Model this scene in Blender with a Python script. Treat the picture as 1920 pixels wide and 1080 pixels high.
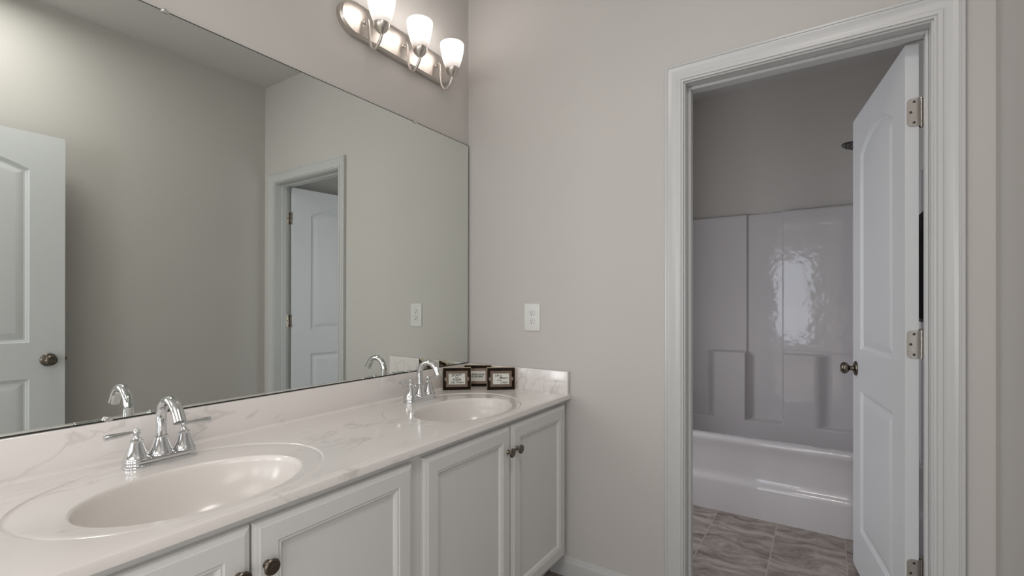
import bpy, bmesh, math, random
from mathutils import Vector, Matrix
from mathutils.geometry import tessellate_polygon
random.seed(7)
PI = math.pi
S = bpy.context.scene
COL = S.collection
for o in list(bpy.data.objects):
    bpy.data.objects.remove(o)

# ---------------------------------------------------------------- camera
cd = bpy.data.cameras.new('camera'); cam = bpy.data.objects.new('camera', cd); COL.objects.link(cam)
cam.location = (1.505, 0.0, 1.191)
cam.rotation_euler = (PI / 2, 0, math.radians(33.5715))
cd.sensor_width = 36.0; cd.lens = 36.0 * 887.8 / 1920.0
cd.shift_y = 30.8 / 1920.0
cd.clip_start = 0.02; cd.clip_end = 60
S.camera = cam

# ---------------------------------------------------------------- world, exposure, large lights
W = bpy.data.worlds.new('world'); S.world = W; W.use_nodes = True
bgn = W.node_tree.nodes['Background']
bgn.inputs[0].default_value = (0.80, 0.88, 1.0, 1); bgn.inputs[1].default_value = 1.0
vs = S.view_settings
vs.view_transform = 'Standard'; vs.look = 'None'; vs.gamma = 1.0; vs.use_curve_mapping = False
vs.exposure = 0.20

def area(name, loc, rot, sx, sy, power, color):
    l = bpy.data.lights.new(name, 'AREA'); l.shape = 'RECTANGLE'; l.size = sx; l.size_y = sy
    l.energy = power; l.color = color
    o = bpy.data.objects.new(name, l); COL.objects.link(o); o.location = loc; o.rotation_euler = rot
    return o
# daylight through the bedroom window behind the camera; the next three are added fill
area('window_daylight', (0.82, -3.22, 1.30), (-PI / 2, 0, PI), 0.92, 1.62, 10, (0.86, 0.92, 1.0))
area('right_rear_fill', (2.35, -3.22, 1.25), (PI / 2, 0, 0), 0.9, 1.6, 16, (0.98, 0.98, 1.0))  # added fill in front of solid wall, brightens the vanity side
area('left_rear_fill', (-0.55, -3.22, 1.25), (PI / 2, 0, 0), 0.9, 1.6, 34, (0.98, 0.98, 1.0))  # added fill, no opening behind it, lifts the right wall
area('bedroom_side_fill', (3.62, -1.9, 1.45), (0, PI / 2, 0), 1.5, 1.9, 24, (1.0, 0.97, 0.93))  # added fill from the bedroom side, no window built here
# added fill panel under the bedroom ceiling, stands for no known lamp
area('bedroom_overhead_fill', (1.0, -1.7, 2.70), (0, 0, 0), 1.5, 1.5, 14, (1.0, 0.96, 0.92))
area('tub_room_fill', (-0.16, 2.02, 1.30), (PI / 2, 0, 0), 0.55, 0.9, 9.5, (0.95, 0.95, 1.0))  # added fill aimed at the tub surround, no fixture here
# added fill to brighten the bathroom walls, overhead and out of frame
area('bathroom_overhead_fill', (1.45, 0.36, 2.70), (0, 0, 0), 0.42, 0.42, 9.0, (1.0, 0.96, 0.93))
# daylight through the tub room's own window, left of the doorway
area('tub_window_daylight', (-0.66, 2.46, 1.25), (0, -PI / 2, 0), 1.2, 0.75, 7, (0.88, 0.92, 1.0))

# ---------------------------------------------------------------- materials
def mat(name):
    m = bpy.data.materials.new(name); m.use_nodes = True
    return m, m.node_tree, m.node_tree.nodes['Principled BSDF']
def N(t, typ, **kw):
    n = t.nodes.new(typ)
    for k, v in kw.items(): setattr(n, k, v)
    return n
def simple(name, col, rough=0.5, metal=0.0, bump=0.0, bscale=60, coat=0.0, var=0.0, spec=0.5):
    m, t, b = mat(name)
    b.inputs['Base Color'].default_value = (*col, 1); b.inputs['Roughness'].default_value = rough
    b.inputs['Metallic'].default_value = metal; b.inputs['Coat Weight'].default_value = coat
    b.inputs['Coat Roughness'].default_value = 0.05
    b.inputs['Specular IOR Level'].default_value = spec
    tc = N(t, 'ShaderNodeTexCoord')
    nz = N(t, 'ShaderNodeTexNoise'); nz.inputs['Scale'].default_value = bscale; nz.inputs['Detail'].default_value = 4
    t.links.new(tc.outputs['Object'], nz.inputs['Vector'])
    if bump:
        bp = N(t, 'ShaderNodeBump'); bp.inputs['Strength'].default_value = bump; bp.inputs['Distance'].default_value = 0.001
        t.links.new(nz.outputs['Fac'], bp.inputs['Height']); t.links.new(bp.outputs[0], b.inputs['Normal'])
    if var:
        mx = N(t, 'ShaderNodeMix', data_type='RGBA')
        mx.inputs[6].default_value = (*[c * (1 - var) for c in col], 1); mx.inputs[7].default_value = (*[min(1, c * (1 + var)) for c in col], 1)
        t.links.new(nz.outputs['Fac'], mx.inputs[0]); t.links.new(mx.outputs[2], b.inputs['Base Color'])
    return m
M = {}
M['wall'] = simple('greige_wall_paint', (0.555, 0.535, 0.51), 0.75, bump=0.12, bscale=220)
M['ceiling'] = simple('ceiling_paint', (0.62, 0.61, 0.59), 0.9, bump=0.15, bscale=200)
M['trim'] = simple('white_trim_paint', (0.56, 0.565, 0.56), 0.30)
M['door'] = simple('white_door_paint', (0.66, 0.675, 0.69), 0.45, bump=0.08, bscale=160)
M['cabinet'] = simple('white_cabinet_paint', (0.68, 0.685, 0.675), 0.32, bump=0.02, bscale=120)
M['dark'] = simple('dark_recess', (0.02, 0.018, 0.016), 0.8)
M['nickel'] = simple('brushed_nickel', (0.62, 0.58, 0.54), 0.28, 1.0, bump=0.05, bscale=300)
M['bronze'] = simple('antique_pewter', (0.17, 0.145, 0.12), 0.26, 1.0, bump=0.03, bscale=200)
M['chrome'] = simple('polished_chrome', (0.68, 0.69, 0.70), 0.04, 1.0)
M['chrome_dark_refl'] = simple('chrome_with_dark_reflection', (0.16, 0.16, 0.17), 0.12, 1.0)  # chrome with its dark reflection put into the base colour
M['plastic'] = simple('white_outlet_plastic', (0.72, 0.72, 0.70), 0.3)
M['acrylic'] = simple('glossy_white_acrylic', (0.62, 0.60, 0.615), 0.09, coat=0.4)
def wavy(m, scale, dist):
    t = m.node_tree; b = t.nodes['Principled BSDF']; tc = N(t, 'ShaderNodeTexCoord'); nz = N(t, 'ShaderNodeTexNoise')
    nz.inputs['Scale'].default_value = scale; nz.inputs['Detail'].default_value = 2.5
    bp = N(t, 'ShaderNodeBump'); bp.inputs['Strength'].default_value = 1.0; bp.inputs['Distance'].default_value = dist
    t.links.new(tc.outputs['Object'], nz.inputs['Vector']); t.links.new(nz.outputs['Fac'], bp.inputs['Height'])
    t.links.new(bp.outputs[0], b.inputs['Normal']); t.links.new(bp.outputs[0], b.inputs['Coat Normal'])
wavy(M['acrylic'], 11, 0.0016)
M['screw'] = simple('dark_screw', (0.10, 0.09, 0.08), 0.4, 1.0)
M['cardtext'] = simple('black_ink', (0.03, 0.035, 0.03), 0.8)
M['card'] = simple('cream_card', (0.74, 0.745, 0.69), 0.75, var=0.04, bscale=80)
M['label'] = simple('brown_label_plate', (0.20, 0.15, 0.115), 0.42, 0.5, var=0.15, bscale=60)
M['towel'] = simple('black_cloth', (0.012, 0.011, 0.012), 0.95, bump=0.8, bscale=180)
M['lace'] = simple('pale_lace', (0.45, 0.42, 0.38), 0.9)
M['clip'] = simple('clear_mirror_clip', (0.55, 0.55, 0.53), 0.12, 0.6)

def mirror_mat():
    m, t, b = mat('silvered_mirror_glass')
    b.inputs['Base Color'].default_value = (0.80, 0.835, 0.80, 1); b.inputs['Metallic'].default_value = 1
    b.inputs['Roughness'].default_value = 0.0
    return m
M['mirror'] = mirror_mat()
M['mirror_edge'] = simple('mirror_edge', (0.02, 0.022, 0.018), 0.5)

def wood_mat():
    m, t, b = mat('dark_stained_wood')
    tc = N(t, 'ShaderNodeTexCoord'); mp = N(t, 'ShaderNodeMapping'); mp.inputs['Scale'].default_value = (6, 40, 60)
    nz = N(t, 'ShaderNodeTexNoise'); nz.inputs['Scale'].default_value = 2.5; nz.inputs['Detail'].default_value = 6
    cr = N(t, 'ShaderNodeValToRGB'); cr.color_ramp.elements[0].position = 0.35; cr.color_ramp.elements[1].position = 0.72
    cr.color_ramp.elements[0].color = (0.006, 0.004, 0.003, 1); cr.color_ramp.elements[1].color = (0.034, 0.021, 0.011, 1)
    t.links.new(tc.outputs['Object'], mp.inputs[0]); t.links.new(mp.outputs[0], nz.inputs[0]); t.links.new(nz.outputs[0], cr.inputs[0])
    t.links.new(cr.outputs[0], b.inputs['Base Color']); b.inputs['Roughness'].default_value = 0.6; b.inputs['Specular IOR Level'].default_value = 0.1
    return m
M['wood'] = wood_mat()
M['rawwood'] = simple('pale_raw_wood', (0.62, 0.50, 0.37), 0.6, var=0.12, bscale=30)

def marble_mat():
    m, t, b = mat('cultured_marble')
    tc = N(t, 'ShaderNodeTexCoord')
    mp = N(t, 'ShaderNodeMapping'); mp.inputs['Scale'].default_value = (1.5, 0.5, 0.9)
    mp.inputs['Rotation'].default_value = (0, 0, math.radians(14))
    t.links.new(tc.outputs['Object'], mp.inputs[0])
    w = N(t, 'ShaderNodeTexNoise'); w.inputs['Scale'].default_value = 3.2; w.inputs['Detail'].default_value = 3
    t.links.new(mp.outputs[0], w.inputs[0])
    sb = N(t, 'ShaderNodeVectorMath', operation='SUBTRACT'); sb.inputs[1].default_value = (0.5, 0.5, 0.5)
    sc = N(t, 'ShaderNodeVectorMath', operation='SCALE'); sc.inputs['Scale'].default_value = 0.55
    ad = N(t, 'ShaderNodeVectorMath', operation='ADD')
    t.links.new(w.outputs['Color'], sb.inputs[0]); t.links.new(sb.outputs[0], sc.inputs[0])
    t.links.new(mp.outputs[0], ad.inputs[0]); t.links.new(sc.outputs[0], ad.inputs[1])
    # thin veins = ridges of a warped noise
    v = N(t, 'ShaderNodeTexNoise'); v.inputs['Scale'].default_value = 5.5; v.inputs['Detail'].default_value = 4; v.inputs['Roughness'].default_value = 0.5
    t.links.new(ad.outputs[0], v.inputs[0])
    s1 = N(t, 'ShaderNodeMath', operation='SUBTRACT'); s1.inputs[1].default_value = 0.5
    a1 = N(t, 'ShaderNodeMath', operation='ABSOLUTE')
    r1 = N(t, 'ShaderNodeMapRange'); r1.inputs[1].default_value = 0.0; r1.inputs[2].default_value = 0.022; r1.inputs[3].default_value = 1; r1.inputs[4].default_value = 0
    t.links.new(v.outputs[0], s1.inputs[0]); t.links.new(s1.outputs[0], a1.inputs[0]); t.links.new(a1.outputs[0], r1.inputs[0])
    # where veins appear
    k = N(t, 'ShaderNodeTexNoise'); k.inputs['Scale'].default_value = 4.3; k.inputs['Detail'].default_value = 2
    t.links.new(mp.outputs[0], k.inputs[0])
    r2 = N(t, 'ShaderNodeMapRange'); r2.inputs[1].default_value = 0.45; r2.inputs[2].default_value = 0.70; r2.inputs[3].default_value = 0.03; r2.inputs[4].default_value = 0.50
    t.links.new(k.outputs[0], r2.inputs[0])
    mu = N(t, 'ShaderNodeMath', operation='MULTIPLY'); t.links.new(r1.outputs[0], mu.inputs[0]); t.links.new(r2.outputs[0], mu.inputs[1])
    base = N(t, 'ShaderNodeMix', data_type='RGBA'); base.inputs[6].default_value = (0.78, 0.755, 0.725, 1); base.inputs[7].default_value = (0.80, 0.75, 0.735, 1)
    t.links.new(w.outputs['Fac'], base.inputs[0])
    vein = N(t, 'ShaderNodeMix', data_type='RGBA'); vein.inputs[7].default_value = (0.40, 0.37, 0.345, 1)
    t.links.new(mu.outputs[0], vein.inputs[0]); t.links.new(base.outputs[2], vein.inputs[6])
    t.links.new(vein.outputs[2], b.inputs['Base Color'])
    b.inputs['Roughness'].default_value = 0.16; b.inputs['Coat Weight'].default_value = 0.3; b.inputs['Coat Roughness'].default_value = 0.04
    return m
M['marble'] = marble_mat()
M['bowl'] = simple('sink_bowl_marble', (0.77, 0.735, 0.70), 0.22, coat=0.15, var=0.02, bscale=5)

def tile_mat():
    m, t, b = mat('grey_stone_look_tile')
    tc = N(t, 'ShaderNodeTexCoord'); sx = N(t, 'ShaderNodeSeparateXYZ'); t.links.new(tc.outputs['Object'], sx.inputs[0])
    def mth(op, a, c=None, d=None):
        n = N(t, 'ShaderNodeMath', operation=op)
        for i, q in enumerate((a, c, d)):
            if q is None: continue
            if hasattr(q, 'links'): t.links.new(q, n.inputs[i])
            else: n.inputs[i].default_value = q
        return n.outputs[0]
    TX, TY = 0.300, 0.600
    u = mth('DIVIDE', mth('SUBTRACT', sx.outputs[0], 0.984), TX)
    ci = mth('FLOOR', u); uf = mth('FRACT', u)
    par = mth('MULTIPLY', mth('FRACT', mth('MULTIPLY', mth('ADD', ci, 100.0), 0.5)), 1.0)   # 0 or .5
    v = mth('ADD', mth('DIVIDE', mth('SUBTRACT', sx.outputs[1], 2.495), TY), mth('MULTIPLY', par, 1.0))
    ri = mth('FLOOR', v); vf = mth('FRACT', v)
    g = 0.0022
    gx = mth('MAXIMUM', mth('LESS_THAN', uf, g / TX), mth('GREATER_THAN', uf, 1 - g / TX))
    gy = mth('MAXIMUM', mth('LESS_THAN', vf, g / TY), mth('GREATER_THAN', vf, 1 - g / TY))
    grout = mth('MAXIMUM', gx, gy)
    cid = N(t, 'ShaderNodeCombineXYZ'); t.links.new(ci, cid.inputs[0]); t.links.new(ri, cid.inputs[1])
    wn = N(t, 'ShaderNodeTexWhiteNoise', noise_dimensions='3D'); t.links.new(cid.outputs[0], wn.inputs['Vector'])
    # streaky stone pattern shifted per tile
    off = N(t, 'ShaderNodeVectorMath', operation='SCALE'); off.inputs['Scale'].default_value = 7.0; t.links.new(wn.outputs['Color'], off.inputs[0])
    ad = N(t, 'ShaderNodeVectorMath', operation='ADD'); t.links.new(tc.outputs['Object'], ad.inputs[0]); t.links.new(off.outputs[0], ad.inputs[1])
    w = N(t, 'ShaderNodeTexNoise'); w.inputs['Scale'].default_value = 4; w.inputs['Detail'].default_value = 3; t.links.new(ad.outputs[0], w.inputs[0])
    sc = N(t, 'ShaderNodeVectorMath', operation='SCALE'); sc.inputs['Scale'].default_value = 0.30; t.links.new(w.outputs['Color'], sc.inputs[0])
    ad2 = N(t, 'ShaderNodeVectorMath', operation='ADD'); t.links.new(ad.outputs[0], ad2.inputs[0]); t.links.new(sc.outputs[0], ad2.inputs[1])
    mp = N(t, 'ShaderNodeMapping'); mp.inputs['Scale'].default_value = (1.7, 6.0, 1.0); mp.inputs['Rotation'].default_value = (0, 0, math.radians(9))
    t.links.new(ad2.outputs[0], mp.inputs[0])
    n1 = N(t, 'ShaderNodeTexNoise'); n1.inputs['Scale'].default_value = 2.6; n1.inputs['Detail'].default_value = 9; n1.inputs['Roughness'].default_value = 0.68
    t.links.new(mp.outputs[0], n1.inputs[0])
    cr = N(t, 'ShaderNodeValToRGB'); e = cr.color_ramp.elements
    e[0].position = 0.27; e[0].color = (0.07, 0.058, 0.052, 1); e[1].position = 0.72; e[1].color = (0.56, 0.50, 0.46, 1)
    x = cr.color_ramp.elements.new(0.42); x.color = (0.22, 0.185, 0.165, 1)
    x = cr.color_ramp.elements.new(0.54); x.color = (0.36, 0.315, 0.285, 1)
    t.links.new(n1.outputs[0], cr.inputs[0])
    mx = N(t, 'ShaderNodeMix', data_type='RGBA'); mx.inputs[7].default_value = (0.42, 0.38, 0.34, 1)
    t.links.new(grout, mx.inputs[0]); t.links.new(cr.outputs[0], mx.inputs[6]); t.links.new(mx.outputs[2], b.inputs['Base Color'])
    b.inputs['Roughness'].default_value = 0.42
    bp = N(t, 'ShaderNodeBump'); bp.inputs['Strength'].default_value = 0.5; bp.inputs['Distance'].default_value = 0.001; bp.invert = True
    t.links.new(grout, bp.inputs['Height']); t.links.new(bp.outputs[0], b.inputs['Normal'])
    return m
M['tile'] = tile_mat()

def frosted():
    m, t, b = mat('frosted_glass_shade')
    out = t.nodes['Material Output']
    tr = N(t, 'ShaderNodeBsdfTranslucent'); tr.inputs[0].default_value = (0.95, 0.93, 0.92, 1)
    df = N(t, 'ShaderNodeBsdfDiffuse'); df.inputs[0].default_value = (0.9, 0.9, 0.9, 1)
    gl = N(t, 'ShaderNodeBsdfGlossy'); gl.inputs['Roughness'].default_value = 0.25
    m1 = N(t, 'ShaderNodeMixShader'); m1.inputs[0].default_value = 0.35
    m2 = N(t, 'ShaderNodeMixShader'); m2.inputs[0].default_value = 0.06
    t.links.new(tr.outputs[0], m1.inputs[1]); t.links.new(df.outputs[0], m1.inputs[2])
    t.links.new(m1.outputs[0], m2.inputs[1]); t.links.new(gl.outputs[0], m2.inputs[2]); t.links.new(m2.outputs[0], out.inputs[0])
    return m
M['shade'] = frosted()
def emis(name, col, st):
    m, t, b = mat(name); b.inputs['Emission Color'].default_value = (*col, 1); b.inputs['Emission Strength'].default_value = st
    return m
M['bulb'] = emis('lit_bulb', (1.0, 0.95, 0.9), 15.0)
M['window_glass'] = simple('window_glass', (0.8, 0.85, 0.9), 0.02)
M['window_glass'].node_tree.nodes['Principled BSDF'].inputs['Transmission Weight'].default_value = 1.0
M['carpet'] = simple('bedroom_carpet', (0.55, 0.51, 0.46), 1.0, var=0.1, bscale=90)

# ---------------------------------------------------------------- mesh helpers
def obj(name, bm, m, parent=None, smooth=False, kind=None, angle=None, loc=None):
    me = bpy.data.meshes.new(name); bmesh.ops.recalc_face_normals(bm, faces=bm.faces[:]); bm.to_mesh(me); bm.free()
    if m: me.materials.append(m)
    if smooth:
        for p in me.polygons: p.use_smooth = True
        if angle:
            me.set_sharp_from_angle(angle=math.radians(angle))
    o = bpy.data.objects.new(name, me); COL.objects.link(o)
    if parent: o.parent = parent
    if kind: o['kind'] = kind
    if loc: o.location = loc
    return o
def empty(name, loc=(0, 0, 0), rz=0.0):
    o = bpy.data.objects.new(name, None); COL.objects.link(o); o.location = loc; o.rotation_euler = (0, 0, rz); o.empty_display_size = 0.05
    return o
def tag(o, label, cat, group=None):
    o['label'] = label; o['category'] = cat
    if group: o['group'] = group
    return o
def add_box(bm, a, b, bev=0.0, seg=2):
    t = bmesh.new(); bmesh.ops.create_cube(t, size=1.0)
    for v in t.verts:
        v.co = Vector((a[i] if v.co[i] < 0 else b[i] for i in range(3)))
    if bev: bmesh.ops.bevel(t, geom=t.edges[:], offset=bev, segments=seg, affect='EDGES', profile=0.5)
    merge(bm, t)
def merge(bm, t, mtx=None):
    if mtx is not None: t.transform(mtx)
    me = bpy.data.meshes.new('tmp'); t.to_mesh(me); t.free(); bm.from_mesh(me); bpy.data.meshes.remove(me)
def box(a, b, bev=0.0, seg=2):
    bm = bmesh.new(); add_box(bm, a, b, bev, seg); return bm
def add_lathe(bm, prof, seg=40, mtx=None, sx=1.0, sy=1.0):
    """prof: (radius, z) list revolved about z."""
    t = bmesh.new(); rings = []
    for r, z in prof:
        if r < 1e-6: rings.append([t.verts.new((0, 0, z))])
        else: rings.append([t.verts.new((r * sx * math.cos(2 * PI * i / seg), r * sy * math.sin(2 * PI * i / seg), z)) for i in range(seg)])
    for A, B in zip(rings, rings[1:]):
        for i in range(seg):
            j = (i + 1) % seg
            if len(A) == 1 and len(B) == 1: continue
            if len(A) == 1: t.faces.new((A[0], B[i], B[j]))
            elif len(B) == 1: t.faces.new((A[i], A[j], B[0]))
            else: t.faces.new((A[i], A[j], B[j], B[i]))
    merge(bm, t, mtx)
def add_tube(bm, pts, rad, seg=16, cap=True):
    pts = [Vector(p) for p in pts]; n = len(pts)
    rad = rad if isinstance(rad, (list, tuple)) else [rad] * n
    t = bmesh.new(); rings = []; up = None
    for i, p in enumerate(pts):
        d = (pts[min(i + 1, n - 1)] - pts[max(i - 1, 0)]).normalized()
        if up is None:
            up = d.orthogonal().normalized()
        up = (up - d * up.dot(d)).normalized(); s = d.cross(up)
        rings.append([t.verts.new(p + (up * math.cos(2 * PI * k / seg) + s * math.sin(2 * PI * k / seg)) * rad[i]) for k in range(seg)])
    for A, B in zip(rings, rings[1:]):
        for i in range(seg):
            j = (i + 1) % seg; t.faces.new((A[i], A[j], B[j], B[i]))
    if cap: t.faces.new(rings[0]); t.faces.new(rings[-1])
    merge(bm, t)
def bez(pts, n=12):
    """Catmull-Rom through pts"""
    P = [Vector(p) for p in pts]; P = [P[0] * 2 - P[1]] + P + [P[-1] * 2 - P[-2]]; out = []
    for i in range(1, len(P) - 2):
        for k in range(n):
            t = k / n; a, b, c, d = P[i - 1:i + 3]
            out.append(0.5 * ((2 * b) + (c - a) * t + (2 * a - 5 * b + 4 * c - d) * t * t + (3 * b - a - 3 * c + d) * t ** 3))
    out.append(P[-2]); return out
def add_ringset(bm, rings, cap_last=True, cap_first=False):
    """connect closed rings with equal point counts"""
    V = [[bm.verts.new(p) for p in r] for r in rings]
    for A, B in zip(V, V[1:]):
        n = len(A)
        for i in range(n):
            j = (i + 1) % n; bm.faces.new((A[i], A[j], B[j], B[i]))
    if cap_last: bm.faces.new(V[-1])
    if cap_first: bm.faces.new(V[0])
    return V
def add_poly_holes(bm, outer, holes):
    """flat face with holes; all 3D points"""
    loops = [[Vector(p) for p in outer]] + [[Vector(p) for p in h] for h in holes]
    flat = [p for l in loops for p in l]; vs_ = [bm.verts.new(p) for p in flat]
    for tri in tessellate_polygon(loops):
        try: bm.faces.new([vs_[i] for i in tri])
        except ValueError: pass
def wall_mat_uv(): pass

# ---------------------------------------------------------------- the room shell
CH = 2.743; D = 1.87; WT = 0.115; RX = 1.904
OX0, OX1, OZ = 1.0565, 1.7665, 2.0345          # clear door opening between the jambs
BY = -3.30; BX0, BX1 = -1.2, 3.7
def struct(name, bm, m, parent=None, **k):
    o = obj(name, bm, m, parent, **k); o['kind'] = 'structure'; return o

struct('wall_left', box((-0.11, -0.15, 0), (0, D + WT, CH)), M['wall'])
# far wall with the doorway
def wall_with_hole(x0, x1, z1, hx0, hx1, hz, y0, y1):
    bm = bmesh.new()
    add_box(bm, (x0, y0, 0), (hx0, y1, z1)); add_box(bm, (hx1, y0, 0), (x1, y1, z1)); add_box(bm, (hx0, y0, hz), (hx1, y1, z1))
    return bm
struct('wall_far', wall_with_hole(0, RX, CH, OX0 - 0.019, OX1 + 0.019, OZ + 0.019, D, D + WT), M['wall'])
struct('wall_right', box((RX, -0.15, 0), (RX + 0.11, 3.86, CH)), M['wall'])
struct('wall_tub_front', box((-0.80, D, 0), (-0.11, D + WT, CH)), M['wall'])
struct('wall_tub_back', box((-0.80, 3.775, 0), (RX, 3.86, CH)), M['wall'])
struct('wall_tub_left', box((-0.80, D + WT, 0), (-0.70, 2.95, CH)), M['wall'])
struct('wall_tub_alcove', box((-0.80, 2.95, 0), (0.38, 3.775, CH)), M['wall'])
struct('floor', box((-0.80, -0.15, -0.05), (RX + 0.11, 3.86, 0.0)), M['tile'])
struct('ceiling', box((-0.80, -0.15, CH), (RX + 0.11, 3.86, CH + 0.05)), M['ceiling'])
# bedroom shell behind the camera (only seen as reflections)
def window_wall():
    bm = bmesh.new(); h0, h1, z0, z1 = 0.34, 1.30, 0.45, 2.12
    add_box(bm, (BX0, BY - 0.1, 0), (h0, BY, CH)); add_box(bm, (h1, BY - 0.1, 0), (BX1, BY, CH))
    add_box(bm, (h0, BY - 0.1, 0), (h1, BY, z0)); add_box(bm, (h0, BY - 0.1, z1), (h1, BY, CH)); return bm
struct('wall_bedroom_back', window_wall(), M['wall'])
struct('wall_bedroom_left', box((BX0 - 0.1, BY, 0), (BX0, -0.15, CH)), M['wall'])
struct('wall_bedroom_right', box((BX1, BY, 0), (BX1 + 0.1, -0.15, CH)), M['wall'])
struct('wall_bedroom_front_left', box((BX0 - 0.1, -0.15, 0), (-0.11, -0.05, CH)), M['wall'])
struct('wall_bedroom_front_right', box((RX + 0.11, -0.15, 0), (BX1 + 0.1, -0.05, CH)), M['wall'])
struct('floor_bedroom', box((BX0, BY, -0.05), (BX1, -0.15, 0.0)), M['carpet'])
struct('ceiling_bedroom', box((BX0, BY, CH), (BX1, -0.15, CH + 0.05)), M['ceiling'])
win = empty('window_1', (0.82, BY, 0.45)); win['kind'] = 'structure'
wb = bmesh.new()
for a, b_ in (((-0.48, -0.07, 0), (-0.44, -0.02, 1.67)), ((0.44, -0.07, 0), (0.48, -0.02, 1.67)), ((-0.44, -0.07, 0), (0.44, -0.02, 0.04)),
              ((-0.44, -0.07, 1.63), (0.44, -0.02, 1.67)), ((-0.44, -0.07, 0.815), (0.44, -0.02, 0.855))):
    add_box(wb, a, b_)
struct('window_frame', wb, M['trim'], win)

# ---------------------------------------------------------------- door casing, jambs, baseboards
# profile: (distance outward from inner edge, projection from the wall)
CAS = [(0.0, 0.0), (0.0, 0.009), (0.004, 0.0105), (0.007, 0.0095), (0.0085, 0.013), (0.019, 0.0145), (0.0195, 0.0115), (0.026, 0.011),
       (0.038, 0.0135), (0.046, 0.0165), (0.0525, 0.0185), (0.0535, 0.0165), (0.057, 0.0165), (0.059, 0.0195), (0.066, 0.0195), (0.068, 0.017), (0.068, 0.0)]
def casing(y, sgn):
    xa, xb, zt = OX0 - 0.005, OX1 + 0.005, OZ + 0.005
    bm = bmesh.new(); rows = []
    for u, v in CAS:
        yy = y - sgn * v
        rows.append([bm.verts.new(p) for p in ((xa - u, yy, 0), (xa - u, yy, zt + u), (xb + u, yy, zt + u), (xb + u, yy, 0))])
    for A, B in zip(rows, rows[1:] + rows[:1]):
        for i in range(3): bm.faces.new((A[i], A[i + 1], B[i + 1], B[i]))
    return bm
struct('trim_1', casing(D, 1), M['trim'], smooth=True, angle=24)
struct('trim_2', casing(D + WT, -1), M['trim'], smooth=True, angle=24)
jb = bmesh.new()
y0, y1 = D, D + WT; jt = 0.019
add_box(jb, (OX0 - jt, y0, 0), (OX0, y1, OZ)); add_box(jb, (OX1, y0, 0), (OX1 + jt, y1, OZ)); add_box(jb, (OX0 - jt, y0, OZ), (OX1 + jt, y1, OZ + jt))
sy0, sy1 = 1.913, 1.948
for a, b_ in (((OX0, sy0, 0), (OX0 + 0.011, sy1, OZ)), ((OX1 - 0.008, sy0, 0), (OX1, sy1, OZ)), ((OX0 + 0.011, sy0, OZ - 0.011), (OX1 - 0.008, sy1, OZ))):
    add_box(jb, a, b_, 0.002, 1)
struct('trim_3', jb, M['trim'])

BASE = [(0, 0), (0.0135, 0), (0.0135, 0.062), (0.0125, 0.066), (0.0095, 0.070), (0.0085, 0.076), (0.0055, 0.0835), (0.0, 0.0855)]
def baseboard(name, p, q, nrm):
    p, q, nrm = Vector(p), Vector(q), Vector(nrm); bm = bmesh.new()
    A = [bm.verts.new(p + nrm * u + Vector((0, 0, v))) for u, v in BASE]; B = [bm.verts.new(q + nrm * u + Vector((0, 0, v))) for u, v in BASE]
    for i in range(len(A)):
        j = (i + 1) % len(A); bm.faces.new((A[i], A[j], B[j], B[i]))
    bm.faces.new(A); bm.faces.new(B)
    struct(name, bm, M['trim'], smooth=True, angle=30)
baseboard('baseboard_far', (0.475, D, 0), (OX0 - 0.073, D, 0), (0, -1, 0))
baseboard('baseboard_corner', (OX1 + 0.073, D, 0), (RX, D, 0), (0, -1, 0))
baseboard('baseboard_right', (RX, -0.15, 0), (RX, D - 0.014, 0), (-1, 0, 0))
baseboard('baseboard_tub_right', (RX, D + WT + 0.02, 0), (RX, 2.94, 0), (-1, 0, 0))
baseboard('baseboard_tub_left', (-0.70, 2.95, 0), (0.38, 2.95, 0), (0, -1, 0))

# ---------------------------------------------------------------- panel doors
DW, DT = 0.706, 0.035; DZ0, DZ1 = 0.012, 2.025
def panel_outline(x0, x1, z0, z1, rise, i, n=24):
    """closed outline in (x,z); straight-sided with an arched top of the given rise; i = inset"""
    pts = []
    x0 += i; x1 -= i; z0 += i
    for k in range(5): pts.append((x0 + (x1 - x0) * k / 4, z0))
    if rise <= 0:
        zt = z1 - i
        for k in range(n + 1): pts.append((x1 + (x0 - x1) * k / n, zt))
    else:
        w = (x1 - x0 + 2 * i) / 2; R = (w * w + rise * rise) / (2 * rise); cx = (x0 + x1) / 2; cz = z1 + rise - R
        Ri = R - i
        for k in range(n + 1):
            x = x1 + (x0 - x1) * k / n; pts.append((x, cz + math.sqrt(max(Ri * Ri - (x - cx) ** 2, 0))))
    return pts
PROF = [(0, 0), (0.004, 0.0045), (0.009, 0.006), (0.014, 0.0095), (0.020, 0.0095), (0.024, 0.008), (0.046, 0.0022), (0.050, 0.0018)]
def door_leaf(width, mirror=False):
    bm = bmesh.new()
    x0, x1 = 0.130, width - 0.130
    panels = [(x0, x1, 0.995, 1.842, 0.062), (x0, x1, 0.205, 0.818, 0.0)]
    for yf, s in ((0.0, 1), (DT, -1)):
        outer = [(0, yf, DZ0), (width, yf, DZ0), (width, yf, DZ1), (0, yf, DZ1)]
        add_poly_holes(bm, outer, [[(x, yf, z) for x, z in panel_outline(*p, 0)] for p in panels])
        for p in panels:
            add_ringset(bm, [[(x, yf + s * dpt, z) for x, z in panel_outline(*p, i)] for i, dpt in PROF])
    c = [(0, DZ0), (width, DZ0), (width, DZ1), (0, DZ1)]
    for k in range(4):
        a, b_ = c[k], c[(k + 1) % 4]
        bm.faces.new([bm.verts.new(q) for q in ((a[0], 0, a[1]), (b_[0], 0, b_[1]), (b_[0], DT, b_[1]), (a[0], DT, a[1]))])
    bmesh.ops.remove_doubles(bm, verts=bm.verts[:], dist=0.00005)
    return bm
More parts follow.
